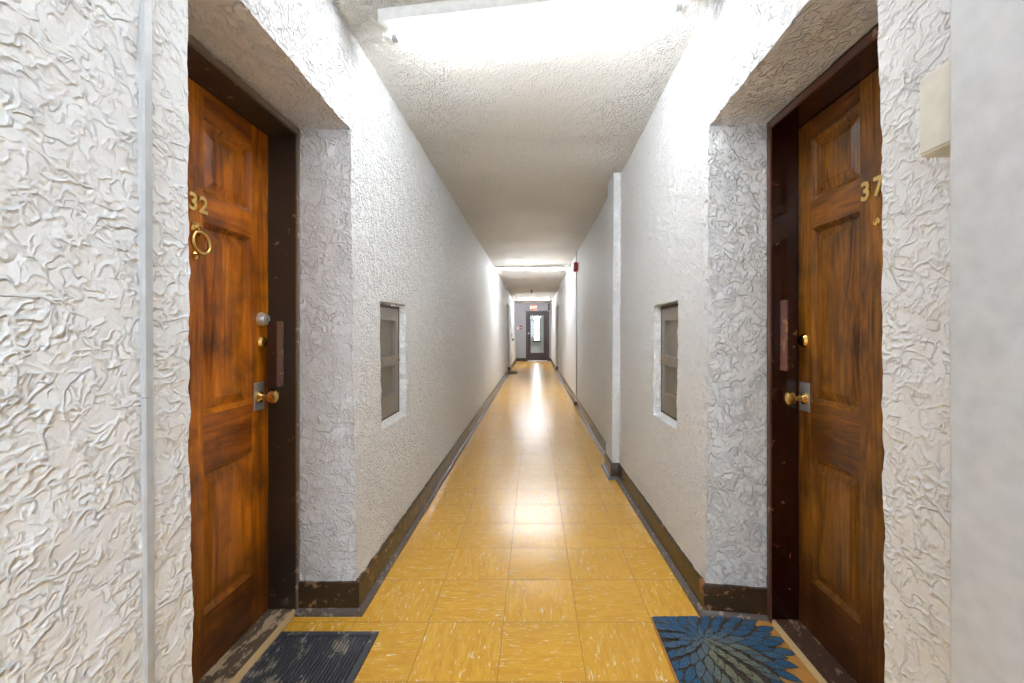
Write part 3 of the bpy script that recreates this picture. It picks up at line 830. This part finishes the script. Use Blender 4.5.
# ------------------------------------------------------------------ mats
mx0, mx1, my0, my1 = -.992, -.612, 1.10, 1.705
bm = bmesh.new(); box(bm, mx0, mx1, my0, my1, .0005, .004, 1)
b_ = .022
for a in ((mx0, mx0+b_, my0, my1), (mx1-b_, mx1, my0, my1), (mx0+b_, mx1-b_, my0, my0+b_), (mx0+b_, mx1-b_, my1-b_, my1)): box(bm, *a, .004, .0115)
n = 26; sp_ = (mx1-mx0-2*b_-.01)/n
for i in range(n):
    x = mx0+b_+.007+i*sp_; box(bm, x, x+sp_*.5, my0+b_+.006, my1-b_-.006, .004, .0115)
tag(obj('doormat', bm, [M['rubber'], M['rubber_low']], origin=(-.802, 1.40, 0)), 'black ribbed rubber doormat with grey dirt in front of door 32', 'doormat')

fx0, fx1, fy0, fy1 = .483, .958, 1.04, 1.792
bm = bmesh.new()
box(bm, fx0, fx1, fy0, fy1, .0005, .011, 2); tone = bm.faces.layers.float.new('tone')
cx, cy = .645, 1.655
def clipped(pts, zz, mi, tn):
    """put a flat patch of print on the mat, cut off at its edges"""
    for axis, lim, sgn in ((0, fx0+.004, 1), (0, fx1-.004, -1), (1, fy0+.004, 1), (1, fy1-.004, -1)):
        out = []
        for i, p in enumerate(pts):
            q = pts[i-1]; ip = (p[axis]-lim)*sgn >= 0; iq = (q[axis]-lim)*sgn >= 0
            if ip != iq:
                tt = (lim-q[axis])/(p[axis]-q[axis]); out.append((q[0]+(p[0]-q[0])*tt, q[1]+(p[1]-q[1])*tt))
            if ip: out.append(p)
        pts = out
        if not pts: return
    if len(pts) < 3: return
    f = bm.faces.new([bm.verts.new((x, y, zz)) for x, y in pts]); f.material_index = mi; f[tone] = tn
    f.normal_update()
    if f.normal.z < 0: f.normal_flip()
def petal(r0, r1, ang, wd, z, tn):
    for grow, zz, mi in ((1.0, z, 1), (.78, z+.00003, 0)):
        n_ = 10; poly = []
        c_ = (r0+r1)/2; hl = (r1-r0)/2*(1 if grow == 1 else .90)
        prof = [(c_+hl*(2*i/n_-1), wd*grow*(math.sin(PI*(i/n_)**.85)**.9 if 0 < i < n_ else 0)) for i in range(n_+1)]
        poly = prof + [(r_, -w_) for r_, w_ in prof[-2:0:-1]]
        ca, sa = math.cos(ang), math.sin(ang)
        clipped([(cx+rr*ca-ww*sa, cy+rr*sa+ww*ca) for rr, ww in poly], zz, mi, tn)
clipped([(cx+.262*math.cos(2*PI*i/60), cy+.262*math.sin(2*PI*i/60)) for i in range(60)], .0112, 1, 0)
zc = .0113
for ring, (r0, r1, n, wd) in enumerate([(.235,.325,28,.021),(.195,.290,26,.021),(.155,.250,23,.0205),(.118,.210,20,.020),(.082,.170,17,.019),(.048,.130,14,.017),(.02,.088,10,.015),(.0,.05,7,.011)]):
    for k in range(n):
        a = 2*PI*(k+.5*(ring % 2)+.2*random.random())/n
        px, py = cx+math.cos(a)*(r0+r1)/2, cy+math.sin(a)*(r0+r1)/2
        near = max(0, 1-math.hypot(px-.70, (py-1.52)*.8)/.16)
        tn = min(1, max(0, 1.0-near*1.5+random.uniform(-.15,.15)))
        zc += .00006
        petal(r0, r1+random.uniform(-.012,.012), a, wd, zc, tn)
tag(obj('doormat', bm, [M['petal'], M['outline'], M['coir']], recalc=False, origin=(.72, 1.40, 0)), 'orange coir doormat printed with a blue and grey flower before door 37', 'doormat')

# brown mat at the far left doorway
bm = bmesh.new(); box(bm, -.90, -.50, 12.55, 13.2, .0005, .03)
tag(obj('doormat', bm, M['farbrown'], bevel=.004, origin=(-.70, 12.9, 0)), 'small brown doormat at the recessed doorway far along the left wall', 'doormat')

# unseen lamp added to brighten the vestibule behind the glazed door
vl = thing('fill_lamp', (-.5, 19.5, 2.8)); tag(vl, 'added unseen fill lamp in the vestibule behind the far glazed door', 'light')
bm = bmesh.new(); lathe(bm, [(.18,0),(.18,.02),(.15,.03)], (-.5, 19.5, 2.8), (0,0,-1), 28); obj('base', bm, M['white'], vl, smooth='auto')
bm = bmesh.new(); lathe(bm, [(.145,.03),(.14,.06),(.10,.09),(0,.10)], (-.5, 19.5, 2.8), (0,0,-1), 28); obj('dome', bm, emis('fill_dome', (1,.97,.94), 22), vl, smooth='auto')
